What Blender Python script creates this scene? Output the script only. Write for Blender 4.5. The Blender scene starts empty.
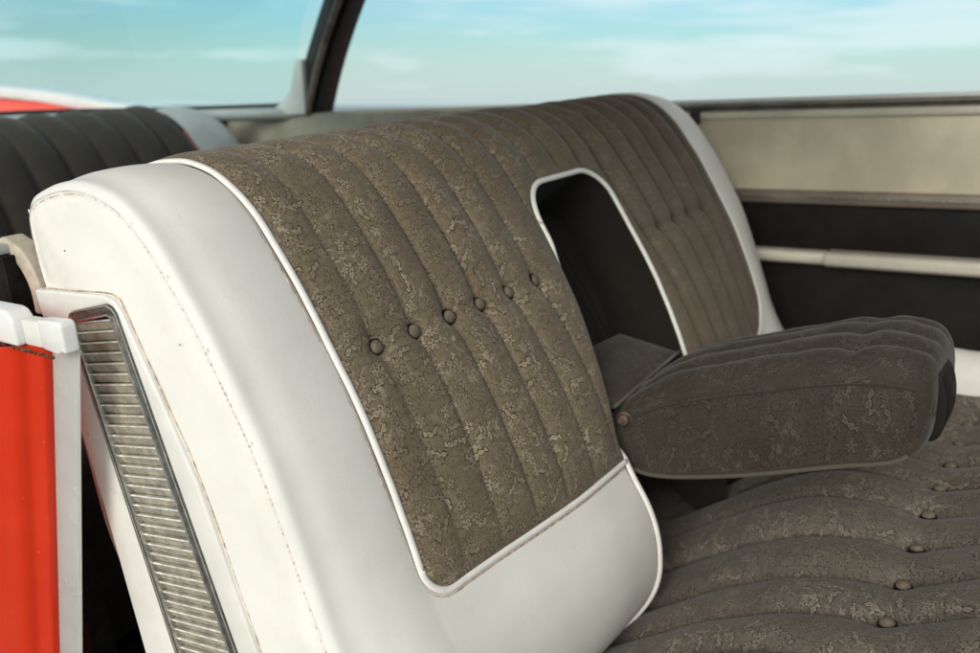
import bpy, bmesh, math, random
import numpy as np
from mathutils import Matrix, Vector
random.seed(7); np.random.seed(7)
SC = bpy.context.scene
COL = SC.collection
# ------------------------------------------------------------------ frames
# The car stands on a slight slope.  Everything of the car is written in the car's own axes
# (x forward, y across to the far door, z up, origin 1.17 m above the ground beside the open door).
LENS_PX = 885.0
ya = np.array([658, 311, -LENS_PX]); ya /= np.linalg.norm(ya)
xa = np.array([1270, -179, LENS_PX]); xa -= xa.dot(ya) * ya; xa /= np.linalg.norm(xa)
za = np.cross(xa, ya)
CAM_ROT = np.array([xa, ya, za])                      # camera axes -> car axes
up = CAM_ROT @ (np.array([0, LENS_PX, 220.5]) / math.hypot(LENS_PX, 220.5))
TILT = Vector(up).rotation_difference(Vector((0, 0, 1))).to_matrix().to_4x4()
EYE = 1.17
CAR = Matrix.Translation((0, 0, EYE)) @ TILT          # car axes -> world

# ------------------------------------------------------------------ camera
cd = bpy.data.cameras.new('camera'); cam = bpy.data.objects.new('camera', cd); COL.objects.link(cam)
cd.sensor_width = 36; cd.lens = 36 * LENS_PX / 980
cam.matrix_world = CAR @ Matrix(CAM_ROT.tolist()).to_4x4()
cd.clip_start = 0.02; cd.clip_end = 40000
cd.dof.use_dof = True; cd.dof.focus_distance = 1.06; cd.dof.aperture_fstop = 3.6
SC.camera = cam

# ------------------------------------------------------------------ light, sky, exposure
SUN_EL, SUN_AZ = 25, 165      # azimuth measured clockwise from +y
W = bpy.data.worlds.new('World'); SC.world = W; W.use_nodes = True
SC.view_settings.view_transform = 'Standard'; SC.view_settings.look = 'None'
SC.view_settings.exposure = .80; SC.view_settings.gamma = 1; SC.view_settings.use_curve_mapping = False
sd = bpy.data.lights.new('sun', 'SUN'); sun = bpy.data.objects.new('sun', sd); COL.objects.link(sun)
sd.energy = 1.4; sd.angle = math.radians(32); sd.color = (1, .945, .875)
a, e = math.radians(SUN_AZ), math.radians(SUN_EL)
sdir = Vector((math.sin(a) * math.cos(e), math.cos(a) * math.cos(e), math.sin(e)))
sun.rotation_euler = sdir.to_track_quat('Z', 'Y').to_euler()
sun.location = (0, 0, 6)

class N:
    """small wrapper for writing node trees"""
    def __init__(s, tree): s.t = tree; s.n = tree.nodes; s.l = tree.links
    def new(s, typ, **kw):
        n = s.n.new(typ)
        for k, v in kw.items():
            if k.startswith('i_'): s.inp(n, k[2:], v)
            else: setattr(n, k, v)
        return n
    def inp(s, n, key, v):
        k = int(key) if key.isdigit() else key.replace('_', ' ')
        sock = n.inputs[k]
        if isinstance(v, bpy.types.NodeSocket): s.l.new(v, sock)
        else: sock.default_value = v
    def m(s, op, a, b=None, c=None, clamp=False):
        n = s.n.new('ShaderNodeMath'); n.operation = op; n.use_clamp = clamp
        for i, v in enumerate((a, b, c)):
            if v is None: continue
            if isinstance(v, bpy.types.NodeSocket): s.l.new(v, n.inputs[i])
            else: n.inputs[i].default_value = v
        return n.outputs[0]
    def v(s, op, a, b=None):
        n = s.n.new('ShaderNodeVectorMath'); n.operation = op
        for i, q in enumerate((a, b)):
            if q is None: continue
            if isinstance(q, bpy.types.NodeSocket): s.l.new(q, n.inputs[i])
            else: n.inputs[i].default_value = q
        return n
    def ramp(s, f, lo, hi, a=0., b=1., smooth=True):
        n = s.n.new('ShaderNodeMapRange'); n.interpolation_type = 'SMOOTHSTEP' if smooth else 'LINEAR'
        s.l.new(f, n.inputs[0])
        for i, q in enumerate((lo, hi, a, b)): n.inputs[i + 1].default_value = q
        return n.outputs[0]
    def mix(s, f, a, b, mode='MIX'):
        n = s.n.new('ShaderNodeMix'); n.data_type = 'RGBA'; n.blend_type = mode
        for i, q in ((0, f), (6, a), (7, b)):
            if isinstance(q, bpy.types.NodeSocket): s.l.new(q, n.inputs[i])
            else: n.inputs[i].default_value = q if not isinstance(q, tuple) or len(q) == 4 else (*q, 1)
        return n.outputs[2]
    def noise(s, vec, scale, detail=3, rough=.5, dist=0, dim='3D'):
        n = s.new('ShaderNodeTexNoise', noise_dimensions=dim)
        if vec is not None: s.l.new(vec, n.inputs['Vector'])
        n.inputs['Scale'].default_value = scale; n.inputs['Detail'].default_value = detail
        n.inputs['Roughness'].default_value = rough; n.inputs['Distortion'].default_value = dist
        return n.outputs['Fac']

w = N(W.node_tree); w.n.clear()
sky = w.new('ShaderNodeTexSky', sky_type='NISHITA', sun_disc=False)
sky.sun_elevation = math.radians(SUN_EL); sky.sun_rotation = math.radians(SUN_AZ)
sky.air_density = 1.0; sky.dust_density = 1.5; sky.ozone_density = 1.2
tc = w.new('ShaderNodeTexCoord').outputs['Generated']
# long thin streaks of high cloud, flattened towards the horizon
sep = w.new('ShaderNodeSeparateXYZ', i_0=tc)
mp = w.new('ShaderNodeMapping'); w.l.new(tc, mp.inputs[0])
mp.inputs['Rotation'].default_value = (.035, .05, 0); mp.inputs['Scale'].default_value = (2.2, 2.2, 21)
n1 = w.noise(mp.outputs[0], 1.0, 6, .60, .35); n2 = w.noise(mp.outputs[0], 3.1, 4, .6, .2)
cl = w.m('ADD', w.m('MULTIPLY', n1, .72), w.m('MULTIPLY', n2, .28))
cl = w.ramp(cl, .42, .60)
lowhaze = w.ramp(sep.outputs[2], .0, .09, .62, 0)
cl = w.m('MAXIMUM', w.m('MULTIPLY', cl, .74), lowhaze)
overhead = w.ramp(sep.outputs[2], .15, .55, 0, .85)        # thin overcast overhead, out of view, added as neutral fill light
skyc = w.mix(1, sky.outputs[0], (.58, .80, .86), 'MULTIPLY')
cloudc = (5.1, 6.1, 6.3)
w.new('ShaderNodeOutputWorld', i_0=w.new('ShaderNodeBackground', i_0=w.mix(overhead, w.mix(cl, skyc, cloudc), (5.2, 5.2, 5.1)), i_1=.086).outputs[0])

# ------------------------------------------------------------------ materials
def mat(name):
    m = bpy.data.materials.new(name); m.use_nodes = True
    t = N(m.node_tree); t.n.clear()
    p = t.new('ShaderNodeBsdfPrincipled'); o = t.new('ShaderNodeOutputMaterial', i_0=p.outputs[0])
    return m, t, p
def bump(t, p, h, dist=.001, strength=1.0):
    b = t.new('ShaderNodeBump', i_Height=h, i_Distance=dist, i_Strength=strength)
    t.l.new(b.outputs[0], p.inputs['Normal'])
def simple(name, col, rough=.5, metal=0, spec=.5, var=.12, nscale=30, bmp=.0003, coat=0, obj=True):
    m, t, p = mat(name)
    v = t.new('ShaderNodeTexCoord').outputs['Object']
    n = t.noise(v, nscale, 5, .6)
    dark = tuple(c * (1 - var * 1.6) for c in col); lite = tuple(min(1, c * (1 + var)) for c in col)
    t.inp(p, 'Base_Color', t.mix(t.ramp(n, .3, .7), dark, lite))
    t.inp(p, 'Roughness', t.ramp(t.noise(v, nscale * 2.3, 3), .2, .8, max(.03, rough - .08), min(1, rough + .08)))
    p.inputs['Metallic'].default_value = metal; p.inputs['Specular IOR Level'].default_value = spec
    p.inputs['Coat Weight'].default_value = coat; p.inputs['Coat Roughness'].default_value = .08
    if bmp: bump(t, p, t.noise(v, nscale * 12, 3), bmp, .6)
    return m

def brocade(name, base, motif, line, sheen=.25, contrast=1.0, wear=.5, falloff=False):
    """woven brocade: sprigs and flowers with dark outlines on a ground of fine crackled lines"""
    m, t, p = mat(name)
    uv = t.new('ShaderNodeUVMap').outputs[0]
    wn = t.new('ShaderNodeTexNoise', i_Vector=uv, i_Scale=130., i_Detail=2.5)
    warp = t.v('MULTIPLY', t.v('SUBTRACT', wn.outputs['Color'], (.5, .5, .5)).outputs[0], (.0062, .0062, 0)).outputs[0]
    uw = t.v('ADD', uv, warp).outputs[0]
    fills, outs = None, None
    def layer(scale, off, keep, petals):
        q = t.v('ADD', t.v('MULTIPLY', uw, (scale, scale * .9, 0)).outputs[0], (off, off * .7, 0)).outputs[0]
        vo = t.new('ShaderNodeTexVoronoi', voronoi_dimensions='2D', i_Vector=q, i_Scale=1., i_Randomness=.85)
        d = t.v('SUBTRACT', q, vo.outputs['Position']).outputs[0]
        rc = t.new('ShaderNodeSeparateColor', i_0=vo.outputs['Color'])
        rot = t.new('ShaderNodeVectorRotate', rotation_type='Z_AXIS', i_Vector=d, i_Angle=t.m('MULTIPLY', rc.outputs[0], 6.283))
        sx = t.new('ShaderNodeSeparateXYZ', i_0=rot.outputs[0]); X, Y = sx.outputs[0], sx.outputs[1]
        r = t.v('LENGTH', d).outputs['Value']
        th = t.m('ARCTAN2', Y, X)
        flower = t.m('SUBTRACT', r, t.m('MULTIPLY_ADD', t.m('COSINE', t.m('MULTIPLY', th, petals)), .125, .205))
        ring = t.m('SUBTRACT', .06, r)                       # hollow eye of the flower
        flower = t.m('MAXIMUM', flower, ring)
        yb = t.m('SUBTRACT', Y, t.m('MULTIPLY', t.m('MULTIPLY', X, X), .7))
        leaf = t.m('MULTIPLY_ADD', t.m('ABSOLUTE', t.m('SINE', t.m('MULTIPLY_ADD', X, 8.5, .6))), .125, .022)
        twig = t.m('MAXIMUM', t.m('SUBTRACT', t.m('ABSOLUTE', yb), leaf), t.m('SUBTRACT', r, .52))
        isf = t.ramp(rc.outputs[1], .36, .40)
        f = t.m('ADD', t.m('MULTIPLY', flower, isf), t.m('MULTIPLY', twig, t.m('SUBTRACT', 1., isf)))
        pres = t.ramp(rc.outputs[2], keep, keep + .02)
        body = t.ramp(f, -.03, .0, 1, 0)
        vein = t.ramp(t.m('ABSOLUTE', t.m('ADD', f, .035)), .012, .045, 1, .42)      # bright thread edge, duller heart
        fill = t.m('MULTIPLY', t.m('MULTIPLY', body, vein), pres)
        out = t.m('MULTIPLY', t.ramp(t.m('ABSOLUTE', t.m('SUBTRACT', f, .03)), .015, .055, 1, 0), pres)
        return fill, out
    f1, o1 = layer(44, 3.1, .12, 5.)
    f2, o2 = layer(72, 17.7, .25, 4.)
    clus = t.ramp(t.noise(uv, 26, 2), .38, .58)
    f2 = t.m('MULTIPLY', f2, clus); o2 = t.m('MULTIPLY', o2, clus)
    f1 = t.m('MULTIPLY', f1, t.m('SUBTRACT', 1., f2))
    # tendrils: thin light contour lines
    tn = t.noise(uw, 55, 1, .4)
    tend = t.m('MULTIPLY', t.ramp(t.m('ABSOLUTE', t.m('SUBTRACT', tn, .5)), .006, .02, 1, 0), clus)
    fill = t.m('MAXIMUM', t.m('MAXIMUM', f1, f2), t.m('MULTIPLY', tend, .7))
    outl = t.m('MULTIPLY', t.m('MAXIMUM', o1, o2), t.m('SUBTRACT', 1., t.m('MULTIPLY', fill, .8)))
    # crackled ground lines, long in the warp direction
    vc = t.new('ShaderNodeTexVoronoi', voronoi_dimensions='2D', feature='DISTANCE_TO_EDGE', i_Scale=1., i_Randomness=.75,
               i_Vector=t.v('MULTIPLY', uw, (210, 100, 0)).outputs[0])
    crack = t.m('MULTIPLY', t.ramp(vc.outputs['Distance'], .02, .11, 1, 0), t.m('SUBTRACT', 1., fill))
    sw = t.new('ShaderNodeSeparateXYZ', i_0=uw)
    lines = t.m('SINE', t.m('ADD', t.m('MULTIPLY', sw.outputs[0], 1500.), t.m('MULTIPLY', t.noise(t.v('MULTIPLY', uv, (1, .5, 0)).outputs[0], 60, 2), 30.)))
    lines = t.m('MULTIPLY', t.ramp(lines, .62, .98), t.m('SUBTRACT', 1., fill))
    crack = t.m('MAXIMUM', crack, t.m('MULTIPLY', lines, .75))
    brk = t.ramp(t.noise(uv, 90, 3), .34, .54)
    crack = t.m('MULTIPLY', crack, brk)
    weave = t.noise(t.v('MULTIPLY', uv, (900, 2600, 0)).outputs[0], 1, 2)
    # wear: the motif fades in rubbed patches, soil in others
    rub = t.ramp(t.noise(uv, 12, 4, .6), .38, .62)
    soil = t.ramp(t.noise(uv, 5.2, 5, .62, .4), .50, .74)
    soil2 = t.ramp(t.noise(t.v('ADD', uv, (3.3, 1.7, 0)).outputs[0], 14, 4, .6), .48, .75)
    fw = t.ramp(t.new('ShaderNodeSeparateXYZ', i_0=uv).outputs[0], .95, 1.5, 1, .35) if falloff else 1.  # motif thinned out toward the far end, along with the painted greying
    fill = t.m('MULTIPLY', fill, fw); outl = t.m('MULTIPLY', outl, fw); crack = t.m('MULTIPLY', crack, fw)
    famt = t.m('MULTIPLY', fill, t.m('MULTIPLY_ADD', rub, .74 * contrast, .26 * contrast))
    c = t.mix(t.ramp(t.noise(uv, 24, 4), .3, .7), tuple(x * .93 for x in base), tuple(x * 1.06 for x in base))
    c = t.mix(famt, c, motif)
    c = t.mix(t.m('MULTIPLY', outl, .80 * contrast), c, line)
    c = t.mix(t.m('MULTIPLY', crack, .55), c, line)
    c = t.mix(t.m('MULTIPLY', soil, wear * .6), c, t.mix(1., c, (.62, .53, .44), 'MULTIPLY'))
    c = t.mix(t.m('MULTIPLY', soil2, wear * .35), c, t.mix(1., c, (.74, .69, .62), 'MULTIPLY'))
    c = t.mix(t.ramp(weave, .3, .7), t.mix(1., c, (.82, .82, .82), 'MULTIPLY'), t.mix(1., c, (1.13, 1.13, 1.13), 'MULTIPLY'))
    if falloff:  # sheen and blur of the far end painted into the colour, greyer and darker
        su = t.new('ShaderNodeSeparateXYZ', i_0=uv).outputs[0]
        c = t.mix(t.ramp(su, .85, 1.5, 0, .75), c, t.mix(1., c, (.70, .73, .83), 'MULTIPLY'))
    t.inp(p, 'Base_Color', c)
    p.inputs['Roughness'].default_value = .78; p.inputs['Specular IOR Level'].default_value = .22
    p.inputs['Sheen Weight'].default_value = sheen; p.inputs['Sheen Roughness'].default_value = .45
    hgt = t.m('ADD', t.m('MULTIPLY', fill, .55), t.m('MULTIPLY', t.m('ADD', outl, t.m('MULTIPLY', crack, .7)), -.6))
    hgt = t.m('ADD', hgt, t.m('MULTIPLY', weave, .25))
    bump(t, p, hgt, .00013, .8)
    return m

M = {}
M['cloth'] = brocade('brown_brocade', (.178, .137, .090), (.41, .345, .25), (.026, .019, .012), .14, .95, .35, falloff=True)
M['cloth_seat'] = brocade('grey_brown_brocade', (.122, .106, .084), (.30, .262, .205), (.020, .016, .011), .12, .8, .45)
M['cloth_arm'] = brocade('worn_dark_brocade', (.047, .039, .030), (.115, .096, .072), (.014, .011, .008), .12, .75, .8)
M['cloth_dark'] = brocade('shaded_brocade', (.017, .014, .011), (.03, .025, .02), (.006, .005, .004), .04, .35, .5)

M['cloth_rear'] = brocade('rear_seat_cloth', (.050, .042, .036), (.065, .055, .047), (.02, .017, .014), .1, .3, .4)
M['button_cloth'] = simple('covered_button', (.150, .122, .088), .75, spec=.25, var=.22, nscale=160, bmp=.0002)
def vinyl(name, col, grain=.00022):
    m, t, p = mat(name)
    v = t.new('ShaderNodeTexCoord').outputs['Object']
    vo = t.new('ShaderNodeTexVoronoi', feature='SMOOTH_F1', i_Vector=v, i_Scale=620., i_Smoothness=.3)
    fine = t.noise(v, 900, 2)
    big = t.noise(v, 9, 5, .55); mid = t.noise(v, 38, 4, .6)
    # creases: thin ridged lines in a few patches
    cr = t.m('ABSOLUTE', t.m('SUBTRACT', t.noise(t.v('MULTIPLY', v, (1, 1, 1.6)).outputs[0], 34, 3, .55, 1.3), .5))
    cr = t.m('MULTIPLY', t.ramp(cr, .0, .035, 1, 0), t.ramp(t.noise(v, 6.5, 2), .50, .66))
    c = t.mix(t.ramp(big, .32, .7), tuple(x * .93 for x in col), col)
    spots = t.ramp(t.noise(v, 210, 2, .4), .735, .77)
    grime = t.m('MULTIPLY', t.ramp(mid, .56, .78), .28)
    c = t.mix(grime, c, (col[0] * .87, col[1] * .80, col[2] * .68))
    c = t.mix(t.m('MULTIPLY', cr, .03), c, (.55, .46, .36))
    c = t.mix(t.m('MULTIPLY', spots, .08), c, (.42, .30, .18))
    t.inp(p, 'Base_Color', c)
    p.inputs['Specular IOR Level'].default_value = .42
    t.inp(p, 'Roughness', t.ramp(mid, .3, .7, .50, .62))
    h = t.m('ADD', t.m('MULTIPLY', vo.outputs['Distance'], .6), t.m('MULTIPLY', fine, .3))
    h = t.m('ADD', h, t.m('MULTIPLY', cr, -.35)); h = t.m('ADD', h, t.m('MULTIPLY', mid, 1.0))
    bump(t, p, h, grain, .8)
    return m
M['vinyl'] = vinyl('white_vinyl', (.785, .762, .715))
M['piping'] = simple('white_piping', (.80, .775, .73), .42, var=.04, nscale=60, bmp=.0002)
M['thread'] = simple('tan_thread', (.62, .45, .33), .8, var=.3, nscale=120)
M['seam_dirt'] = simple('soiled_seam', (.58, .42, .30), .8, var=.4, nscale=90)
M['plastic'] = simple('cream_white_trim', (.73, .71, .665), .33, var=.05, nscale=12, bmp=.00015)
M['tan_back'] = simple('tan_backing', (.50, .41, .30), .6, var=.12, nscale=40, bmp=.0004)
M['chrome_dark'] = simple('tarnished_frame', (.17, .165, .145), .30, .75, var=.25, nscale=70, bmp=.00015)
M['chrome'] = simple('bright_metal_edge', (.66, .65, .62), .22, 1., var=.18, nscale=80, bmp=.0001)
M['slat'] = simple('aged_metal_slat', (.46, .425, .345), .5, .30, var=.22, nscale=55, bmp=.0002)
M['slat_lip'] = simple('pale_slat_lip', (.82, .80, .74), .35, .4, var=.2, nscale=80, bmp=.0001)  # upper lip of each slat, paler than its face
M['dark'] = simple('dark_carpet', (.012, .011, .010), .95, var=.35, nscale=50, bmp=.001, spec=.2)
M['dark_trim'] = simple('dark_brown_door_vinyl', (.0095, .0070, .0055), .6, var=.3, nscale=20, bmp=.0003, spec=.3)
M['tan'] = simple('tan_door_vinyl', (.70, .61, .455), .5, var=.10, nscale=7, bmp=.0004)
M['taupe'] = simple('taupe_moulding', (.27, .215, .175), .35, .35, var=.12, nscale=14)
M['cream'] = simple('cream_armrest_vinyl', (.68, .62, .52), .45, var=.08, nscale=9)
M['lightgrey'] = simple('pale_grey_trim', (.40, .42, .42), .45, var=.08, nscale=9)
M['shelf'] = simple('beige_shelf_trim', (.40, .36, .28), .6, var=.12, nscale=9)
M['pillar'] = simple('dark_pillar_trim', (.035, .032, .029), .4, var=.2, nscale=8)
M['pillar_edge'] = simple('weathered_pillar_edge', (.20, .165, .135), .5, var=.25, nscale=20)
M['rubber'] = simple('black_rubber', (.015, .015, .016), .6, var=.2, nscale=40)
M['white_paint'] = simple('white_car_paint', (.78, .775, .75), .25, var=.03, nscale=6, bmp=0, coat=.4)
M['rust'] = simple('rust', (.11, .045, .022), .85, var=.5, nscale=90, bmp=.001)
M['bolt'] = simple('rusty_bolt', (.135, .090, .070), .5, .5, var=.35, nscale=130, bmp=.0004)
M['beige_trim'] = simple('worn_beige_trim', (.53, .47, .37), .5, var=.18, nscale=28, bmp=.0006)
M['asphalt'] = simple('pale_concrete', (.34, .325, .295), .9, var=.3, nscale=6, bmp=.004)  # unseen ground, made pale so that it bounces fill light into the car

def paint_red():
    m, t, p = mat('orange_red_paint')
    v = t.new('ShaderNodeTexCoord').outputs['Object']
    c = t.mix(t.ramp(t.noise(v, 11, 4), .35, .7), (.93, .048, .006), (.97, .062, .009))
    chips = t.ramp(t.noise(v, 160, 2, .4), .76, .78)
    t.inp(p, 'Base_Color', t.mix(t.m('MULTIPLY', chips, .6), c, (.75, .5, .4)))
    p.inputs['Roughness'].default_value = .28; p.inputs['Coat Weight'].default_value = .55; p.inputs['Coat Roughness'].default_value = .05
    bump(t, p, t.noise(v, 40, 2), .0002, .4)
    return m
M['red'] = paint_red()

def glass():
    m = bpy.data.materials.new('tinted_glass'); m.use_nodes = True
    t = N(m.node_tree); t.n.clear()
    tr = t.new('ShaderNodeBsdfTransparent', i_0=(.84, .98, .98, 1)); gl = t.new('ShaderNodeBsdfGlossy', i_Roughness=.02)
    fr = t.new('ShaderNodeFresnel', i_IOR=1.45)
    t.new('ShaderNodeOutputMaterial', i_0=t.new('ShaderNodeMixShader', i_0=t.m('MULTIPLY', fr.outputs[0], .05), i_1=tr.outputs[0], i_2=gl.outputs[0]).outputs[0])
    return m
M['glass'] = glass()
def water():
    m, t, p = mat('sea_water')
    v = t.new('ShaderNodeTexCoord').outputs['Object']
    t.inp(p, 'Base_Color', t.mix(t.noise(v, .01, 3), (.055, .11, .125), (.085, .145, .155)))
    p.inputs['Roughness'].default_value = .32
    bump(t, p, t.noise(v, .6, 4), .25, .7)
    return m
M['water'] = water()

# ------------------------------------------------------------------ object helpers
BASE = Vector((0, 0, 0))
def thing(name, label, cat, base, group=None):
    """an Empty at the thing's base (car axes); its parts are written in car axes and hang from it"""
    global BASE
    BASE = Vector(base)
    o = bpy.data.objects.new(name, None); COL.objects.link(o); o.empty_display_size = .1
    o.matrix_world = CAR @ Matrix.Translation(BASE)
    o['label'] = label; o['category'] = cat
    if group: o['group'] = group
    return o
def link_mesh(name, me, m, parent, local=None):
    o = bpy.data.objects.new(name, me); COL.objects.link(o)
    if m is not None and not me.materials: me.materials.append(m)
    if parent is not None: o.parent = parent
    if local is not None: o.matrix_local = local
    return o
def mesh(name, verts, faces, m, parent, smooth=True, uv=None, kind=None, label=None):
    v = np.asarray(verts, float) - np.array(BASE)
    me = bpy.data.meshes.new(name); me.from_pydata(v.tolist(), [], [list(map(int, f)) for f in faces]); me.update()
    if uv is not None:
        ul = me.uv_layers.new(name='UVMap')
        li = np.empty(len(me.loops), int); me.loops.foreach_get('vertex_index', li)
        ul.data.foreach_set('uv', np.asarray(uv, float)[li].ravel())
    if smooth: me.polygons.foreach_set('use_smooth', [True] * len(me.polygons))
    o = link_mesh(name, me, m, parent)
    if kind: o['kind'] = kind
    if label: o['label'] = label
    return o
def bm_obj(name, bm, m, parent, smooth=False, bevel=0, seg=2, local=None, label=None, kind=None, shift=True, fix=True):
    if fix: bmesh.ops.recalc_face_normals(bm, faces=bm.faces)
    if bevel: 
        es = [e for e in bm.edges if len(e.link_faces) == 2 and e.calc_face_angle(0) > .5]
        bmesh.ops.bevel(bm, geom=es, offset=bevel, segments=seg, affect='EDGES', profile=.5, clamp_overlap=True)
    if shift: bmesh.ops.translate(bm, verts=bm.verts, vec=-BASE)
    me = bpy.data.meshes.new(name); bm.to_mesh(me); bm.free()
    if smooth or bevel:
        me.polygons.foreach_set('use_smooth', [True] * len(me.polygons))
        try: me.set_sharp_from_angle(angle=math.radians(40))
        except Exception: pass
    o = link_mesh(name, me, m, parent, local)
    if kind: o['kind'] = kind
    if label: o['label'] = label
    return o
def box_bm(x0, x1, y0, y1, z0, z1, bm=None):
    bm = bm or bmesh.new()
    vs = [bm.verts.new((x, y, z)) for x in (x0, x1) for y in (y0, y1) for z in (z0, z1)]
    for f in ((0, 1, 3, 2), (4, 6, 7, 5), (0, 4, 5, 1), (2, 3, 7, 6), (0, 2, 6, 4), (1, 5, 7, 3)): bm.faces.new([vs[i] for i in f])
    return bm
def prism_bm(pts, f0, f1, bm=None):
    """polygon of 2D pts lofted between two mapping functions p -> 3D"""
    bm = bm or bmesh.new()
    a = [bm.verts.new(f0(p)) for p in pts]; b = [bm.verts.new(f1(p)) for p in pts]; n = len(pts)
    bm.faces.new(a); bm.faces.new(b[::-1])
    for i in range(n): bm.faces.new((a[i], b[i], b[(i + 1) % n], a[(i + 1) % n]))
    return bm
def xz_prism(pts, y0, y1, bm=None): return prism_bm(pts, lambda p: (p[0], y0, p[1]), lambda p: (p[0], y1, p[1]), bm)
def smooth_line(P, n=8, closed=False):
    P = np.asarray(P, float); m = len(P); out = []
    rng = range(m if closed else m - 1)
    for i in rng:
        p0 = P[(i - 1) % m] if closed or i > 0 else 2 * P[0] - P[1]
        p1 = P[i]; p2 = P[(i + 1) % m]
        p3 = P[(i + 2) % m] if closed or i + 2 < m else 2 * P[-1] - P[-2]
        # centripetal-like: plain Catmull-Rom on dense input is fine
        for k in range(n):
            u = k / n
            out.append(.5 * ((2 * p1) + (-p0 + p2) * u + (2 * p0 - 5 * p1 + 4 * p2 - p3) * u * u + (-p0 + 3 * p1 - 3 * p2 + p3) * u ** 3))
    if not closed: out.append(P[-1])
    return np.array(out)
def tube(pts, r, k=8, closed=False, flat=1.0, nrm=None):
    """verts, faces of a tube along pts"""
    P = np.asarray(pts, float); n = len(P)
    T = np.gradient(P, axis=0) if not closed else np.roll(P, -1, 0) - np.roll(P, 1, 0)
    T /= np.linalg.norm(T, axis=1)[:, None] + 1e-12
    if nrm is None:
        ref = np.array([0, 0, 1.]) if abs(T[:, 2]).mean() < .8 else np.array([1., 0, 0])
        A = np.cross(T, ref)
    else: A = np.cross(T, nrm)
    A /= np.linalg.norm(A, axis=1)[:, None] + 1e-12
    B = np.cross(A, T)
    ang = np.arange(k) / k * 2 * math.pi
    V = P[:, None] + r * (np.cos(ang)[None, :, None] * A[:, None] + flat * np.sin(ang)[None, :, None] * B[:, None])
    F = []
    for i in range(n if closed else n - 1):
        j = (i + 1) % n
        for q in range(k): F.append((i * k + q, i * k + (q + 1) % k, j * k + (q + 1) % k, j * k + q))
    if not closed:
        F.append(tuple(range(k))[::-1]); F.append(tuple((n - 1) * k + q for q in range(k)))
    return V.reshape(-1, 3), F
def tube_obj(name, pts, r, m, parent, k=8, closed=False, **kw):
    flat = kw.pop('flat', 1.0); nrm = kw.pop('nrm', None)
    v, f = tube(pts, r, k, closed, flat, nrm); return mesh(name, v, f, m, parent, **kw)
def grid_faces(nu, nv):
    i = np.arange(nu - 1)[:, None] * nv + np.arange(nv - 1)[None, :]
    return np.stack([i, i + nv, i + nv + 1, i + 1], -1).reshape(-1, 4)
def sstep(x, a, b):
    u = np.clip((x - a) / (b - a), 0, 1); return u * u * (3 - 2 * u)
class VN:
    """cheap smooth 2D value noise"""
    def __init__(s, seed): s.g = np.random.RandomState(seed).rand(64, 64)
    def __call__(s, x, y):
        xi = np.floor(x).astype(int); yi = np.floor(y).astype(int); fx = x - xi; fy = y - yi
        fx = fx * fx * (3 - 2 * fx); fy = fy * fy * (3 - 2 * fy); g = s.g
        a = g[xi % 64, yi % 64]; b = g[(xi + 1) % 64, yi % 64]; c = g[xi % 64, (yi + 1) % 64]; d = g[(xi + 1) % 64, (yi + 1) % 64]
        return (a * (1 - fx) + b * fx) * (1 - fy) + (c * (1 - fx) + d * fx) * fy - .5
vn1, vn2, vn3 = VN(1), VN(2), VN(3)

# ------------------------------------------------------------------ front seat: backrest surface
PROF = [(-.925, -.90), (-.935, -.80), (-.952, -.69), (-.976, -.50), (-1.000, -.35), (-1.022, -.27), (-1.041, -.222), (-1.049, -.179), (-1.048, -.14),
        (-1.030, -.114), (-.99, -.100), (-.94, -.093), (-.895, -.096), (-.850, -.112), (-.806, -.146), (-.775, -.186), (-.742, -.235),
        (-.710, -.295), (-.679, -.359), (-.655, -.425), (-.633, -.495), (-.613, -.56), (-.590, -.61), (-.567, -.65), (-.553, -.69),
        (-.548, -.73), (-.550, -.77), (-.563, -.81), (-.595, -.85), (-.66, -.88)]
_c = smooth_line(PROF, 14)
_s = np.concatenate([[0], np.cumsum(np.linalg.norm(np.diff(_c, axis=0), axis=1))])
SEND = _s[-1]
_u = np.linspace(0, SEND, 1400)
_cx, _cz = np.interp(_u, _s, _c[:, 0]), np.interp(_u, _s, _c[:, 1])
def _sm(a, k=19):
    pad = np.concatenate([a[0] + (a[0] - a[1]) * np.arange(k // 2, 0, -1), a, a[-1] + (a[-1] - a[-2]) * np.arange(1, k // 2 + 1)])
    return np.convolve(pad, np.ones(k) / k, 'valid')
_cx, _cz = _sm(_cx), _sm(_cz)
_tx, _tz = np.gradient(_cx), np.gradient(_cz); _l = np.hypot(_tx, _tz); _tx /= _l; _tz /= _l
_nx, _nz = _sm(-_tz, 31), _sm(_tx, 31)          # outward
_front = np.argmin((_cx + .684) ** 2 + (_cz + .308) ** 2)
if _nx[_front] < 0: _nx, _nz = -_nx, -_nz
def s_at(z, front=True):
    idx = np.arange(1400); top = np.argmax(_cz)
    rng = idx[top:] if front else idx[:top]
    return _u[rng[np.argmin(abs(_cz[rng] - z))]]
S_B = s_at(-.314); S_BOT = s_at(-.588); S_OPEN = s_at(-.192); S_TOP = _u[np.argmax(_cz)]; S_BACK = s_at(-.2, False)
Y0, Y1, YC0, YC1, YO0, YO1 = .521, 1.92, .656, 1.813, 1.087, 1.368
def yo1(s): return 1.398 + (YO1 - 1.398) * sstep(s, S_OPEN + .06, S_BOT)
def yo0(s): return 1.152 + (YO0 - 1.152) * sstep(s, S_OPEN + .06, S_BOT)
def bulge(y, s):
    ramp = .012 + .026 * sstep(y, .66, 1.0) * (1 - sstep(y, 1.45, 1.80))
    ramp = ramp * sstep(y, Y0 - .01, .66) * (1 - sstep(y, 1.83, Y1 + .01))
    low = sstep(s, S_B - .09, S_BOT - .05)
    return ramp * low
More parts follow.
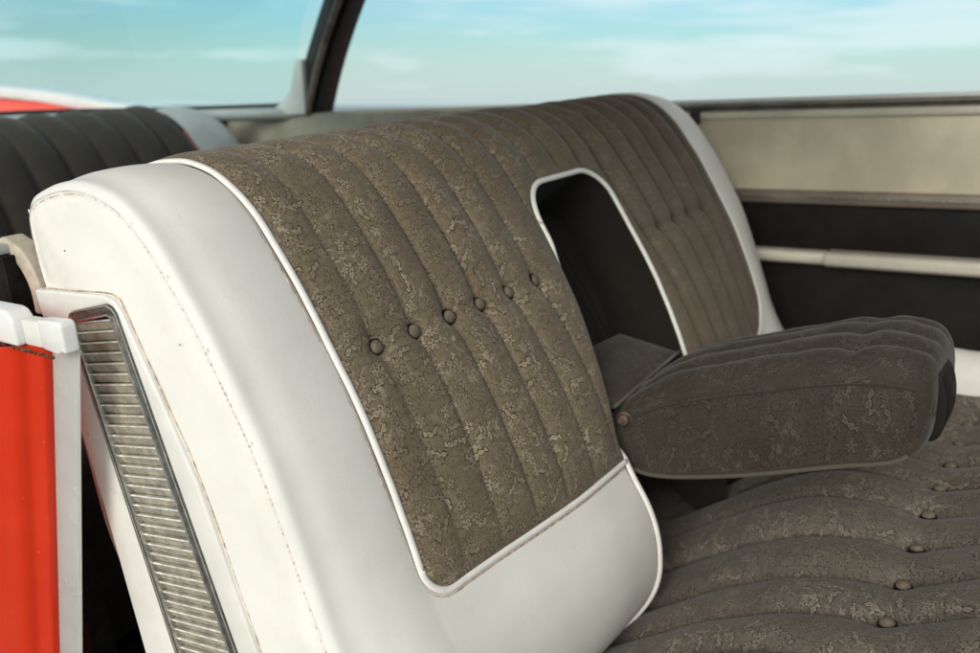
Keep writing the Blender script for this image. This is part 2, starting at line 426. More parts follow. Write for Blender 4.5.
def surf(y, s, h=0):
    y = np.asarray(y, float); s = np.asarray(s, float)
    x = np.interp(s, _u, _cx) + np.interp(s, _u, _nx) * h + bulge(y, s)
    z = np.interp(s, _u, _cz) + np.interp(s, _u, _nz) * h
    return np.stack([x, y + 0 * s, z], -1)
def rrect(y, s, y0, y1, s0, s1, r):
    qy = np.abs(y - (y0 + y1) / 2) - (y1 - y0) / 2 + r; qs = np.abs(s - (s0 + s1) / 2) - (s1 - s0) / 2 + r
    return np.hypot(np.maximum(qy, 0), np.maximum(qs, 0)) + np.minimum(np.maximum(qy, qs), 0) - r
RFAR = .092
def sd_outer(y, s): return rrect(y, s, YC0, YC1, S_BACK, S_BOT, np.where((y > 1.3) & (s > S_B), RFAR, .040))
def sd_open(y, s): return rrect(y, s, yo0(s), yo1(s), S_OPEN, SEND + .5, .066)
def sd_cloth(y, s): return np.maximum(sd_outer(y, s), -sd_open(y, s))
def sd_low(y, s):
    a_ = rrect(y, s, Y0 - .3, YO0, -.5, SEND - .045, .13)
    b_ = rrect(y, s, YO1, Y1 + .3, -.5, SEND - .17, .12)
    return np.where(y < 1.2, a_, b_)
def sd_vinyl(y, s): return np.maximum(np.maximum(np.maximum(rrect(y, s, Y0, Y1, 0, SEND, .001), sd_low(y, s)), -sd_outer(y, s)), -sd_open(y, s))
def domain_mesh(sdf, us, vs, fn):
    """grid over (u, v), its border vertices pulled onto sdf = 0, faces outside dropped"""
    U, V = np.meshgrid(us, vs, indexing='ij'); U = U.copy(); V = V.copy()
    h = max(us[1] - us[0], vs[1] - vs[0]); e = 1e-4
    for _ in range(3):
        d = sdf(U, V); gu = (sdf(U + e, V) - sdf(U - e, V)) / (2 * e); gv = (sdf(U, V + e) - sdf(U, V - e)) / (2 * e)
        near = abs(d) < .62 * h; g2 = gu * gu + gv * gv + 1e-9
        U = np.where(near, U - d * gu / g2, U); V = np.where(near, V - d * gv / g2, V)
    F = grid_faces(len(us), len(vs))
    cu = U.ravel()[F].mean(1); cvv = V.ravel()[F].mean(1)
    F = F[sdf(cu, cvv) < 0]
    used = np.unique(F); remap = -np.ones(U.size, int); remap[used] = np.arange(len(used))
    uu, vv = U.ravel()[used], V.ravel()[used]
    return fn(uu, vv), remap[F], np.stack([uu, vv], 1)

YB = [.719, .788, .857, .926, .995, 1.064]
YB2 = [1.44, 1.51, 1.58, 1.65, 1.72]
GROOVES = list(zip(YB, [.35, .62, .85, 1, 1, 1])) + [(1.139, 1), (1.214, 1), (1.289, 1), (1.364, 1)] + [(y, 1) for y in YB2] + [(1.785, .7)]
def raw_cloth(y, s):
    d = -sd_cloth(y, s)
    up_ = 1 - sstep(s, S_B - .02, S_BOT)
    near = 1 - sstep(y, 1.40, 1.46)
    lift = (.0085 + .0045 * near) + .004 * (1 - up_)
    h = lift * (1 - np.exp(-np.maximum(d, 0) / .016)) - .001
    # fade of the channels toward the cloth's lower edge, and where it wraps over the top
    falloff = (1 - .55 * sstep(s, S_BOT - .11, S_BOT - .01)) * sstep(d, -.002, .03)
    edges = np.array([YC0] + [g[0] for g in GROOVES] + [YC1]); amps = np.array([.0] + [g[1] for g in GROOVES] + [.0])
    wob = vn1(y * 0 + 3.1, s * 9) * .004
    yy = y + wob
    k = np.clip(np.searchsorted(edges, yy) - 1, 0, len(edges) - 2)
    wdt = edges[k + 1] - edges[k]; u = np.clip((yy - edges[k]) / wdt, 0, 1)
    # pleat: soft roll on one side, sharp drop at the seam
    amp = amps[k] * (1 - u) + amps[k + 1] * u
    prof = np.abs(np.sin(math.pi * u)) ** .55
    topamp = 1 + .35 * sstep(s, S_TOP - .25, S_TOP) * (1 - sstep(s, S_TOP + .12, S_B))
    A = (.0092 + .0215 * sstep(y, 1.15, 1.5)) * topamp
    h = h - A * amp * (1 - prof) * falloff
    dk = np.min(np.abs(yy[..., None] - np.array([g[0] for g in GROOVES])), -1) if y.ndim == 1 else 0
    h = h - .0030 * np.exp(-(dk / .0032) ** 2) * falloff * amp
    for yb in YB + YB2:
        big = 1.0 if yb < 1.2 else 2.6
        dy, ds = y - yb, s - S_B
        h = h - .0030 * np.exp(-(dy / .011) ** 2 - (ds / .014) ** 2) * big - .0030 * np.exp(-(dy / .024) ** 2 - (ds / .03) ** 2)
        # little star creases out of the button
        h = h - .0030 * np.exp(-((np.abs(ds) - .02) / .018) ** 2) * np.exp(-((dy - .22 * ds) / .0035) ** 2)
    row = ((y > YB[0] - .02) & (y < YB[-1] + .02)) | ((y > YB2[0] - .02) & (y < YB2[-1] + .02))
    h = h - np.where(row, np.where(y > 1.3, .0065, .0028) * np.exp(-((s - S_B) / .011) ** 2), 0)
    h = h + .0028 * vn2(y * 11, s * 7) + .0013 * vn3(y * 34, s * 20)
    # the two halves of the bench meet in a shallow valley
    h = h - .0100 * np.exp(-((y - 1.425) / .035) ** 2) * (1 - sstep(s, S_OPEN - .02, S_B))
    return h
def h_cloth(y, s):
    h = raw_cloth(y, s)
    for yb in YB + YB2:                                     # flat seat pressed in by each button
        hc = raw_cloth(np.array([yb]), np.array([S_B]))[0] + .0035
        w_ = np.exp(-(((y - yb) ** 2 + (s - S_B) ** 2) / .0112 ** 2) ** 2); h = h * (1 - w_) + hc * w_
    return h
def f_cloth(y, s): return surf(y, s, h_cloth(y, s))
def h_vinyl(y, s):
    h = 0 * y
    for side in (0, 1):
        d = (y - Y0) if side == 0 else (Y1 - y)
        r = .0125; h = h - .0035 * (1 - sstep(d, .0, .06)); q = np.clip(r - d, 0, r)
        h = h - (r - .0035) / r * (r - np.sqrt(np.maximum(r * r - q * q, 0)))
        h = h - .0006 * np.exp(-((d - .030) / .010) ** 2)       # slight valley beside the rolled edge
        h = h + .004 * np.sin(math.pi * np.clip((d - .02) / .115, 0, 1)) * (s > S_TOP - .2)
    dc = np.maximum(sd_outer(y, s), 0)
    h = h - .0035 * np.exp(-dc / .006)
    h = h + .0016 * vn2(y * 9 + 5, s * 8) + .0007 * vn3(y * 25, s * 30)
    do = np.maximum(sd_open(y, s), 0)
    return h - .004 * np.exp(-do / .008)
def f_vinyl(y, s): return surf(y, s, h_vinyl(y, s))

seat = thing('front_bench_seat', 'white vinyl and brown brocade front bench seat with its centre armrest folded down', 'car seat', (-.80, 1.22, -.94))
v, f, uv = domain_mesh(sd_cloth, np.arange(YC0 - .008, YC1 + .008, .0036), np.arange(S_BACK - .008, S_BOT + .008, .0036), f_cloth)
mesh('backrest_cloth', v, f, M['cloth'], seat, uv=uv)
v, f, uv = domain_mesh(sd_vinyl, np.arange(Y0, Y1 + .0049, .0049), np.arange(0, SEND + .0049, .0052), f_vinyl)
mesh('vinyl_cover', v, f, M['vinyl'], seat, uv=uv)

# piping round the cloth and round the armrest opening
def arc(cy, cs, r, a0, a1, n=14): return [(cy + r * math.cos(a), cs + r * math.sin(a)) for a in np.linspace(a0, a1, n)]
def dense(pts, step=.006):
    out = []
    for p, q in zip(pts[:-1], pts[1:]):
        n = max(1, int(math.dist(p, q) / step)); out += [tuple(np.array(p) + (np.array(q) - np.array(p)) * i / n) for i in range(n)]
    return np.array(out + [pts[-1]])
def pipe(name, pts, r, m, h, off=0, flat=.75, **kw):
    P = dense(pts); T = np.gradient(P, axis=0); T /= np.linalg.norm(T, axis=1)[:, None]
    P = P + off * np.stack([T[:, 1], -T[:, 0]], 1)
    hh = h + .0006 * vn1(P[:, 0] * 40, P[:, 1] * 40)
    if name == 'opening_piping':
        sink = sstep(P[:, 1], S_OPEN + .09, S_OPEN + .16) * (1 - sstep(P[:, 1], S_BOT - .035, S_BOT - .002)) * (P[:, 0] < 1.2)
        hh = hh - .010 * sink
    pos = surf(P[:, 0], P[:, 1], hh)
    n = np.stack([np.interp(P[:, 1], _u, _nx), 0 * P[:, 0], np.interp(P[:, 1], _u, _nz)], 1)
    v, f = tube(pos, r, 10, False, flat, n); return mesh(name, v, f, m, seat, **kw)
R = .040; pi = math.pi
near_loop = [(YC0, S_BACK + .02), (YC0, S_BOT - R)] + arc(YC0 + R, S_BOT - R, R, pi, pi / 2) + [(YO0 - .002, S_BOT)]
far_loop = [(YO1 + .002, S_BOT), (YC1 - RFAR, S_BOT)] + arc(YC1 - RFAR, S_BOT - RFAR, RFAR, pi / 2, 0) + [(YC1, S_BACK + .02)]
pipe('piping', near_loop, .0047, M['piping'], .0022, off=.001)
pipe('piping', far_loop, .0047, M['piping'], .0022)
pipe('soiled_seam', near_loop, .0010, M['seam_dirt'], -.0010, off=-.0068)
pipe('soiled_seam', far_loop, .0010, M['seam_dirt'], -.0010, off=-.0068)
r2 = .066
LOWC = SEND - .045
open_loop = arc(YO0 - .13, LOWC - .13, .13, pi * .38, 0) + [(float(yo0(q)), q) for q in np.linspace(LOWC - .14, S_OPEN + r2, 16)] + arc(1.152 + r2, S_OPEN + r2, r2, pi, 1.5 * pi) + arc(1.398 - r2, S_OPEN + r2, r2, 1.5 * pi, 2 * pi) + [(float(yo1(q)), q) for q in np.linspace(S_OPEN + r2 + .01, SEND - .22, 16)]
pipe('opening_piping', open_loop, .0050, M['piping'], .0015)

# buttons
def button_mesh():
    prof = [(0, .0048), (.003, .0046), (.0058, .0036), (.0078, .0016), (.0083, -.0004), (.0088, -.0010), (.0102, -.0014), (.0104, -.0045)]
    bm = bmesh.new(); k = 20; rings = []
    c = bm.verts.new((0, 0, prof[0][1]))
    for r, z in prof[1:]: rings.append([bm.verts.new((r * math.cos(i / k * 2 * pi), r * math.sin(i / k * 2 * pi), z)) for i in range(k)])
    for i in range(k): bm.faces.new((c, rings[0][i], rings[0][(i + 1) % k]))
    for a_, b_ in zip(rings[:-1], rings[1:]):
        for i in range(k): bm.faces.new((a_[i], b_[i], b_[(i + 1) % k], a_[(i + 1) % k]))
    uvl = bm.loops.layers.uv.new('UVMap')
    for f_ in bm.faces:
        f_.smooth = True
        for l in f_.loops: l[uvl].uv = (l.vert.co.x + .031, l.vert.co.y + .017)
    me = bpy.data.meshes.new('button'); bm.to_mesh(me); bm.free(); return me
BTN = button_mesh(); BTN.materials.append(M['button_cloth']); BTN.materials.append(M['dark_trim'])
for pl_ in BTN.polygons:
    if math.hypot(pl_.center.x, pl_.center.y) > .0083: pl_.material_index = 1  # dark outer ring painted in for the shadow gap round the button
def place(me, name, parent, pos, nrm, spin=0, scale=1):
    n = Vector(nrm).normalized(); q = n.to_track_quat('Z', 'Y').to_matrix().to_4x4()
    return link_mesh(name, me, None, parent, Matrix.Translation(Vector(pos) - BASE) @ q @ Matrix.Rotation(spin, 4, 'Z') @ Matrix.Diagonal((scale, scale, scale, 1)))
nb = (np.interp(S_B, _u, _nx), np.interp(S_B, _u, _nz))
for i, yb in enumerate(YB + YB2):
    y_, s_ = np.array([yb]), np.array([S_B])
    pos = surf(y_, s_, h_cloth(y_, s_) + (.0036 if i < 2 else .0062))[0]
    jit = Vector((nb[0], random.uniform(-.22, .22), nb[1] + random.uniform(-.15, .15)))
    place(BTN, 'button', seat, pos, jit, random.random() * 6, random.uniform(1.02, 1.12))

# side panel of the backrest (near end) with its stitched, rolled edge
inset = .0120
_poly = np.stack([_cx - _nx * inset, _cz - _nz * inset], 1)[::5]
def poly_sdf(P):
    A = P; B = np.roll(P, -1, 0)
    def sd(x, z):
        x = np.asarray(x, float); sh = x.shape; q = np.stack([x.ravel(), np.asarray(z).ravel()], 1)
        best = np.full(len(q), 1e9); ins = np.zeros(len(q), bool)
        for a_, b_ in zip(A, B):
            e_ = b_ - a_; w_ = q - a_; tt = np.clip((w_ @ e_) / (e_ @ e_ + 1e-12), 0, 1)
            dd = w_ - tt[:, None] * e_; best = np.minimum(best, (dd * dd).sum(1))
            c1 = (a_[1] > q[:, 1]) != (b_[1] > q[:, 1])
            xi = a_[0] + (q[:, 1] - a_[1]) * e_[0] / (e_[1] if abs(e_[1]) > 1e-12 else 1e-12)
            ins ^= c1 & (q[:, 0] < xi)
        d = np.sqrt(best); return np.where(ins, -d, d).reshape(sh)
    return sd
sd_side = poly_sdf(_poly)
CAS = [(-1.028, -.2215), (-.884, -.2150), (-.868, -.2185), (-.858, -.2290), (-.813, -.325), (-.775, -.411), (-.718, -.608), (-.675, -.80), (-.672, -.90), (-.93, -.90),
       (-.935, -.80), (-.950, -.69), (-.974, -.498), (-.999, -.35), (-1.026, -.2400)]
sd_cas = poly_sdf(np.array(CAS))
def f_side(sign, yb):
    def fn(x, z):
        d = -sd_side(x, z)
        out = .0035 * sstep(d, .002, .03) + .0065 * sstep(d, .02, .10) - .0022 * np.exp(-((d - .0045) / .0028) ** 2)
        out = out + .0018 * vn2(x * 22, z * 16) + .0009 * vn3(x * 55 + z * 20, z * 30)
        if sign > 0: out = out - .020 * sstep(-sd_cas(x, z), .003, .010)
        # drag lines in the vinyl under the top roll
        k = np.exp(-((x + .99) / .05) ** 2 - ((z + .175) / .035) ** 2)
        out = out + k * .0003 * np.sin((z * 1.0 - x * .55) * 330 + 4 * vn1(x * 20, z * 20))
        return np.stack([x, yb - sign * out, z], -1)
    return fn
xs = np.arange(-1.06, -.53, .0052); zs = np.arange(-.905, -.085, .0052)
v, f, uv = domain_mesh(sd_side, xs, zs, f_side(1, Y0)); mesh('side_panel', v, f, M['vinyl'], seat, uv=uv)
v, f, uv = domain_mesh(sd_side, xs[::2], zs[::2], f_side(-1, Y1)); mesh('side_panel', v, f, M['vinyl'], seat, uv=uv)
# stitches along the rolled edge: short threads, joined
VS, FS = [], []; s0 = s_at(-.118, False); s1 = s_at(-.84)
s = s0
while s < s1:
    L = .0042; ss = np.linspace(s, s + L, 4); hh = -(inset + .0042) + 0 * ss
    x = np.interp(ss, _u, _cx) + np.interp(ss, _u, _nx) * hh; z = np.interp(ss, _u, _cz) + np.interp(ss, _u, _nz) * hh
    pts = np.stack([x, Y0 + .0010 + np.array([.0012, -.0004, -.0004, .0012]), z], 1)
    if random.random() > .05:
        v, f = tube(pts, .00042, 5); FS += [tuple(i + sum(map(len, VS)) for i in q) for q in f]; VS.append(v)
    s += .0066
mesh('stitching', np.concatenate(VS), FS, M['thread'], seat, kind='stuff')
# pin holes / old tack marks in the side
for (x, z) in ((-.957, -.172), (-.772, -.258)):
    bm = bmesh.new(); bmesh.ops.create_uvsphere(bm, u_segments=10, v_segments=6, radius=.0009)
    bmesh.ops.translate(bm, verts=bm.verts, vec=(x, Y0 - .0075, z)); bm_obj('tack', bm, M['bolt'], seat, True)

# tan back shell of the backrest
shell = smooth_line([(-1.030, -.245), (-1.040, -.30), (-1.041, -.36), (-1.038, -.42), (-1.033, -.48), (-1.026, -.54), (-1.012, -.585), (-.985, -.63)], 6)
shell = list(map(tuple, shell)) + [(-.95, -.63), (-.95, -.56), (-.97, -.45), (-.99, -.33), (-1.0, -.26)]
bm_obj('back_panel', xz_prism(shell, .529, 1.91), M['tan_back'], seat, bevel=.003)

# white trim casing on the near side with the louvred grille
cas = CAS
ga = np.array([-.914, -.232]); gd = np.array([.214, -.977]); gp = np.array([.977, .214])       # axis of the grille and its cross direction
def gpt(l, w_): return tuple(ga + gd * l + gp * w_)
# outline of the grille: half widths change along its length
GL = .62
def half(l): return .0478 + .023 * min(1, l / .40) * .55
def gleft(l): return -.0560 - .000 * l / .4
def gright(l): return .0478 + .0255 * l / .4
hole = [gpt(.004, gleft(0) + .008), gpt(0, gleft(0) + .014), gpt(0, gright(0) - .012), gpt(.005, gright(0) - .003), gpt(.012, gright(.012))] + \
       [gpt(l, gright(l)) for l in (.1, .2, .3, .4, .5, GL)] + [gpt(l, gleft(l)) for l in (GL, .5, .4, .3, .2, .1, .014)]
def casing():
    bm = bmesh.new()
    o1 = [bm.verts.new((x, .5055, z)) for x, z in cas]; o0 = [bm.verts.new((x, .5235, z)) for x, z in cas]
    h1 = [bm.verts.new((x, .5055, z)) for x, z in hole]; h0 = [bm.verts.new((x, .5235, z)) for x, z in hole]
    es = []
    for L in (o1, h1):
        for i in range(len(L)): es.append(bm.edges.new((L[i], L[(i + 1) % len(L)])))
    bmesh.ops.triangle_fill(bm, use_beauty=True, edges=es)
    for a_, b_ in ((o1, o0), (h1, h0)):
        for i in range(len(a_)):
            j = (i + 1) % len(a_); bm.faces.new((a_[i], a_[j], b_[j], b_[i]))
    return bm_obj('side_casing', bm, M['plastic'], seat, bevel=.0032, seg=3)
cs_ob = casing()
# dirt line where casing meets the vinyl
seam = [(-.999 + .971 - .97, -.2195)] if False else []
ln = [(-1.02, .5108, -.2195), (-.95,   .5108, -.2165), (-.884,   .5108, -.2130), (-.866,   .5108, -.2168), (-.856,   .5108, -.2278), (-.811,   .5108, -.324), (-.773,   .5108, -.410), (-.716,   .5108, -.607), (-.673,   .5108, -.80)]
tube_obj('soiled_seam', smooth_line(ln, 10), .0008, M['seam_dirt'], seat, k=6)
# grille frame: flat dark band with bright raised lips, as parts under the casing
def ring_strip(name, w0, w1, y, dep, m):
    """band between offsets w0..w1 inside the grille outline"""
    P = np.array(hole); c_ = P.mean(0); n = len(P)
    def off(dist):
        out = []
        for i in range(n):
            a_, b_, c2 = P[i - 1], P[i], P[(i + 1) % n]
            t1 = (b_ - a_) / np.linalg.norm(b_ - a_); t2 = (c2 - b_) / np.linalg.norm(c2 - b_)
            n1 = np.array([-t1[1], t1[0]]); n2 = np.array([-t2[1], t2[0]])
            nn = n1 + n2; nn /= np.linalg.norm(nn); k = dist / max(.45, nn @ n1)
            out.append(b_ + nn * k * SG)
        return out
    A_, B_ = off(w0), off(w1); bm = bmesh.new()
    va = [bm.verts.new((p[0], y, p[1])) for p in A_]; vb = [bm.verts.new((p[0], y, p[1])) for p in B_]
    wa = [bm.verts.new((p[0], y + dep, p[1])) for p in A_]; wb = [bm.verts.new((p[0], y + dep, p[1])) for p in B_]
    for i in range(n):
        j = (i + 1) % n
        bm.faces.new((va[i], va[j], vb[j], vb[i])); bm.faces.new((wa[i], wb[i], wb[j], wa[j]))
        bm.faces.new((va[i], wa[i], wa[j], va[j])); bm.faces.new((vb[i], vb[j], wb[j], wb[i]))
    return bm_obj(name, bm, m, cs_ob, bevel=min(abs(w1 - w0), dep) * .3, seg=2)
_P = np.array(hole); area = .5 * np.sum(_P[:, 0] * np.roll(_P[:, 1], -1) - np.roll(_P[:, 0], -1) * _P[:, 1]); SG = 1 if area > 0 else -1
ring_strip('grille_frame', .0003, .0112, .5045, .010, M['chrome_dark'])
ring_strip('grille_lip', .0000, .0016, .5030, .0014, M['chrome'])
ring_strip('grille_lip', .0098, .0122, .5022, .010, M['chrome'])
bm_obj('grille_backing', xz_prism([hole[i] for i in range(len(hole))], .5200, .5215), M['rubber'], cs_ob)
# slats: slanted face with a bright upper lip
SL0, SP = .0165, .0124
nsl = int((GL - .03) / SP)
for i in range(nsl):
    l = SL0 + i * SP; wl, wr = gleft(l) + .0118, gright(l) - .0118
    skew = -.0045
    bm = bmesh.new()
    sec = [(0.000, .5072), (.0015, .5064), (.0024, .5086), (.0114, .5116), (.0119, .5160), (.0, .5160)]   # (along, depth)
    a_ = []; b_ = []
    for (dl, yy) in sec:
        p = ga + gd * (l + dl + skew) + gp * wl; q = ga + gd * (l + dl) + gp * wr
        a_.append(bm.verts.new((p[0], yy, p[1]))); b_.append(bm.verts.new((q[0], yy, q[1])))
    bm.faces.new(a_[::-1]); bm.faces.new(b_)
    for k in range(len(sec)): bm.faces.new((a_[k], a_[(k + 1) % len(sec)], b_[(k + 1) % len(sec)], b_[k]))
    o = bm_obj('slat', bm, M['slat'], cs_ob)
    o.data.materials.append(M['slat_lip'])
    for pl in o.data.polygons:
        if pl.index in (2,): pl.material_index = 1

# ------------------------------------------------------------------ recess behind the armrest
def f_recess(y, s):
    u = (y - YO0) / (YO1 - YO0)
    h = -.115 - .026 * (1 - np.abs(np.sin(u * 3 * pi)) ** .6) + .004 * vn2(y * 20, s * 9)
    return surf(y, s, h)
ys = np.linspace(YO0 - .004, YO1 + .035, 60); ss = np.linspace(S_OPEN - .01, SEND - .12, 90)
U, V = np.meshgrid(ys, ss, indexing='ij')
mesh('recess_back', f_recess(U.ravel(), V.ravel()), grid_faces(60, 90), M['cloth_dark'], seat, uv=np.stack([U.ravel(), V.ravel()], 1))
VS, FS, UVS = [], [], []; cnt = 0
P = dense([(YO0, SEND - .10)] + [(float(yo0(q)), q) for q in np.linspace(SEND - .12, S_OPEN + r2, 16)] + arc(1.152 + r2, S_OPEN + r2, r2, pi, 1.5 * pi) + arc(1.398 - r2, S_OPEN + r2, r2, 1.5 * pi, 2 * pi) + [(float(yo1(q)), q) for q in np.linspace(S_OPEN + r2 + .01, SEND - .10, 16)], .01)
H = np.linspace(-.001, -.135, 10)
W_ = np.stack([surf(P[:, 0], P[:, 1], h) for h in H], 1)
lenp = np.concatenate([[0], np.cumsum(np.linalg.norm(np.diff(P, axis=0), axis=1))])
uvw = np.stack(np.broadcast_arrays(lenp[:, None], H[None, :]), -1).reshape(-1, 2)
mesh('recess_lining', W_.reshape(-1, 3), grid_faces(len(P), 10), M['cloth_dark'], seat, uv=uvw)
# hinge flap (padded board) at the foot of the recess
def pad(name, corners, th, m, parent, nu=18, nv=18, puff=.006):
    """thin padded cushion on a 4-corner patch: corners a,b,c,d (a-b front edge)"""
    a_, b_, c_, d_ = map(np.array, corners); n = np.cross(b_ - a_, d_ - a_); n = n / np.linalg.norm(n)
    if n[2] < 0: n = -n
    V_, U_ = [], []
    us = np.linspace(0, 1, nu); vs = np.linspace(0, 1, nv)
    for side in (1, -1):
        for u in us:
            for v_ in vs:
                p = (a_ * (1 - u) + b_ * u) * (1 - v_) + (d_ * (1 - u) + c_ * u) * v_
                e_ = (1 - abs(2 * u - 1) ** 6) * (1 - abs(2 * v_ - 1) ** 6)
                V_.append(p + n * side * (th * .5 * e_ ** .5 + (puff * math.sin(pi * u) * math.sin(pi * v_) if side == 1 else 0)))
                U_.append((u * .24, v_ * .12 + side))
    g = grid_faces(nu, nv); F_ = np.concatenate([g[:, ::-1], g + nu * nv])
    return mesh(name, V_, F_, m, parent, uv=U_)
pad('hinge_flap', [(-.588, 1.098, -.512), (-.588, 1.342, -.498), (-.70, 1.342, -.478), (-.70, 1.098, -.462)], .012, M['cloth_arm'], seat)
tube_obj('flap_piping', [(-.5865, 1.10, -.509), (-.5865, 1.22, -.502), (-.5865, 1.34, -.495)], .0028, M['cloth_seat'], seat, k=8)

# ------------------------------------------------------------------ centre armrest
def armrest():
    yc, hw = 1.220, .1135
    top = smooth_line([(-.612, -.535), (-.597, -.516), (-.56, -.484), (-.50, -.447), (-.42, -.419), (-.35, -.398), (-.28, -.377), (-.235, -.367), (-.20, -.362), (-.166, -.366), (-.148, -.382), (-.140, -.41), (-.138, -.450)], 8)
    bot = smooth_line([(-.612, -.555), (-.595, -.598), (-.55, -.613), (-.50, -.612), (-.42, -.594), (-.35, -.574), (-.28, -.551), (-.235, -.537), (-.20, -.528), (-.170, -.518), (-.150, -.500), (-.141, -.476), (-.138, -.452)], 8)
    top[:, 1] -= .015 * np.linspace(0, 1, len(top)); bot[:, 1] -= .008; top[:, 0] -= .024 * np.linspace(0, 1, len(top)); bot[:, 0] -= .024 * np.linspace(0, 1, len(top))
    n = len(top); K = 132
    V_, U_ = [], []; seam, under = [], []
    arcl = np.concatenate([[0], np.cumsum(np.linalg.norm(np.diff(top, axis=0), axis=1))])
    for i in range(n):
        x = .5 * (top[i][0] + bot[i][0]); xt, zt = top[i]; xb, zb = bot[i]
        t_ = i / (n - 1)
        front = max(0., (xt + .24) / .10); f2 = min(1., max(0., (xt + .235) / .073)); w_ = hw * (1 - .36 * (1 - math.sqrt(max(0., 1 - f2 ** 2.6)))) * (1 - .03 * max(0, -(xt + .55) / .06))
        drop = .040 * min(1, (zt - zb) / .13)
        for k in range(K):
            a_ = k / K
            # ring: bottom from near to far (0-.2), far side (.2-.35), top (.35-.85), near side (.85-1)
            if a_ < .22:
                q = a_ / .22; y = -w_ + 2 * w_ * q; e_ = abs(2 * q - 1)
                z = zb + .012 * e_ ** 6; xx = xb
            elif a_ < .34:
                q = (a_ - .22) / .12; y = w_ + .004 * math.sin(pi * q); z = zb + .012 + (zt - drop - zb - .012) * q; xx = xb + (xt - xb) * q
            elif a_ < .88:
                q = (a_ - .34) / .54; qq = 1 - 2 * q
                y = w_ * math.copysign(abs(math.sin(qq * pi / 2)) , qq) if False else w_ * math.sin(qq * pi / 2)
                rr = abs(math.sin(qq * pi / 2))
                z = zt - drop * (1 - (1 - min(1, rr ** 3.6)) ** .52)
                # four channels
                g = abs(math.sin((y / w_ + 1) * 2.0 * pi)) ** .6
                edge = 1 - rr ** 8
                fr = 1 - float(sstep(np.array(xt), -.20, -.15))
                z -= .0120 * (1 - g) * edge * fr * min(1, t_ * 5)
                tuft = math.exp(-((xt + .262) / .014) ** 2)
                z -= (.0048 * tuft + .005 * tuft * (1 - g)) * edge
                z += .004 * float(vn2(np.array(xt * 26), np.array(y * 14))) + .0022 * float(vn3(np.array(xt * 60), np.array(y * 45)))
                xx = xt
            else:
                q = (a_ - .88) / .12; y = -w_ - .004 * math.sin(pi * q) - .002 * float(vn2(np.array(x * 30), np.array(q * 3.0)))
                z = zt - drop + (zb + .012 - zt + drop) * q; xx = xt + (xb - xt) * q
            V_.append((xx, yc + y, z)); U_.append((a_ * .62, arcl[i] + 2.2))
            if k == int(.88 * K) + 1: seam.append((xx, yc + y - .0005, z + .002))
            if k == 0: under.append((xx, yc + y - .002, z + .001))
    F_ = []
    for i in range(n - 1):
        for k in range(K): F_.append((i * K + k, i * K + (k + 1) % K, (i + 1) * K + (k + 1) % K, (i + 1) * K + k))
    F_.append(tuple(range(K))[::-1]); F_.append(tuple((n - 1) * K + k for k in range(K)))
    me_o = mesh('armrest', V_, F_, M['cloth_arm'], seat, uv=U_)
    bm = bmesh.new(); bm.from_mesh(me_o.data); bmesh.ops.recalc_face_normals(bm, faces=bm.faces); bm.to_mesh(me_o.data); bm.free()
    for pl in me_o.data.polygons: pl.use_smooth = True
    return me_o, np.array(seam), np.array(under)
arm, seam, under = armrest()
tube_obj('seam', seam[6:-22], .0016, M['cloth_arm'], arm, k=6)
tube_obj('lower_piping', under[8:-22], .0034, M['cloth_seat'], arm, k=8)
# pull loop on the front of the armrest
tab = smooth_line([(-.196, -.410), (-.172, -.408), (-.157, -.422), (-.150, -.450), (-.151, -.480), (-.158, -.500), (-.170, -.506), (-.182, -.496), (-.188, -.450)], 6, closed=True)
bm_obj('pull_tab', xz_prism(list(map(tuple, tab)), 1.165, 1.235), M['dark_trim'], arm, bevel=.004, seg=3)
# pivot bolt
def bolt_mesh(r=.0095, dep=.012):
    prof = [(0, dep), (r * .55, dep), (r * .88, dep * .92), (r, dep * .7), (r, dep * .3), (r * 1.25, dep * .28), (r * 1.3, 0)]
    bm = bmesh.new(); k = 24; c = bm.verts.new((0, 0, prof[0][1])); rings = []
    for rr, z in prof[1:]: rings.append([bm.verts.new((rr * math.cos(i / k * 2 * pi), rr * math.sin(i / k * 2 * pi), z)) for i in range(k)])
    for i in range(k): bm.faces.new((c, rings[0][i], rings[0][(i + 1) % k]))
    for a_, b_ in zip(rings[:-1], rings[1:]):
        for i in range(k): bm.faces.new((a_[i], b_[i], b_[(i + 1) % k], a_[(i + 1) % k]))
    for f_ in bm.faces: f_.smooth = True
    me = bpy.data.meshes.new('pivot_bolt'); bm.to_mesh(me); bm.free(); me.materials.append(M['bolt']); return me
place(bolt_mesh(), 'pivot_bolt', arm, (-.572, 1.104, -.527), (.25, -1, .1))

# ------------------------------------------------------------------ seat cushion
CP = [(-.76, -.96), (-.68, -.915), (-.62, -.890), (-.56, -.852), (-.50, -.812), (-.45, -.778), (-.41, -.752), (-.36, -.727), (-.32, -.709), (-.26, -.690),
      (-.19, -.676), (-.14, -.660), (-.08, -.632), (-.03, -.615), (.02, -.612), (.06, -.624), (.09, -.655), (.105, -.71), (.108, -.80), (.10, -.93)]
cc = smooth_line(CP, 10); cs_ = np.concatenate([[0], np.cumsum(np.linalg.norm(np.diff(cc, axis=0), axis=1))])
CX_, CZ_ = cc[:, 0], cc[:, 1]
def csurf(y, s, h):
    x = np.interp(s, cs_, CX_); z = np.interp(s, cs_, CZ_)
    tx = np.interp(s + .01, cs_, CX_) - np.interp(s - .01, cs_, CX_); tz = np.interp(s + .01, cs_, CZ_) - np.interp(s - .01, cs_, CZ_); l = np.hypot(tx, tz) + 1e-9
    h = h + .048 * sstep(y, 1.08, 1.32) * (1 - sstep(s, .45, .75))
    return np.stack([x - tz / l * h, y + 0 * s, z + tx / l * h], -1)
SCB = np.interp(-.178, CX_[:160], cs_[:160])
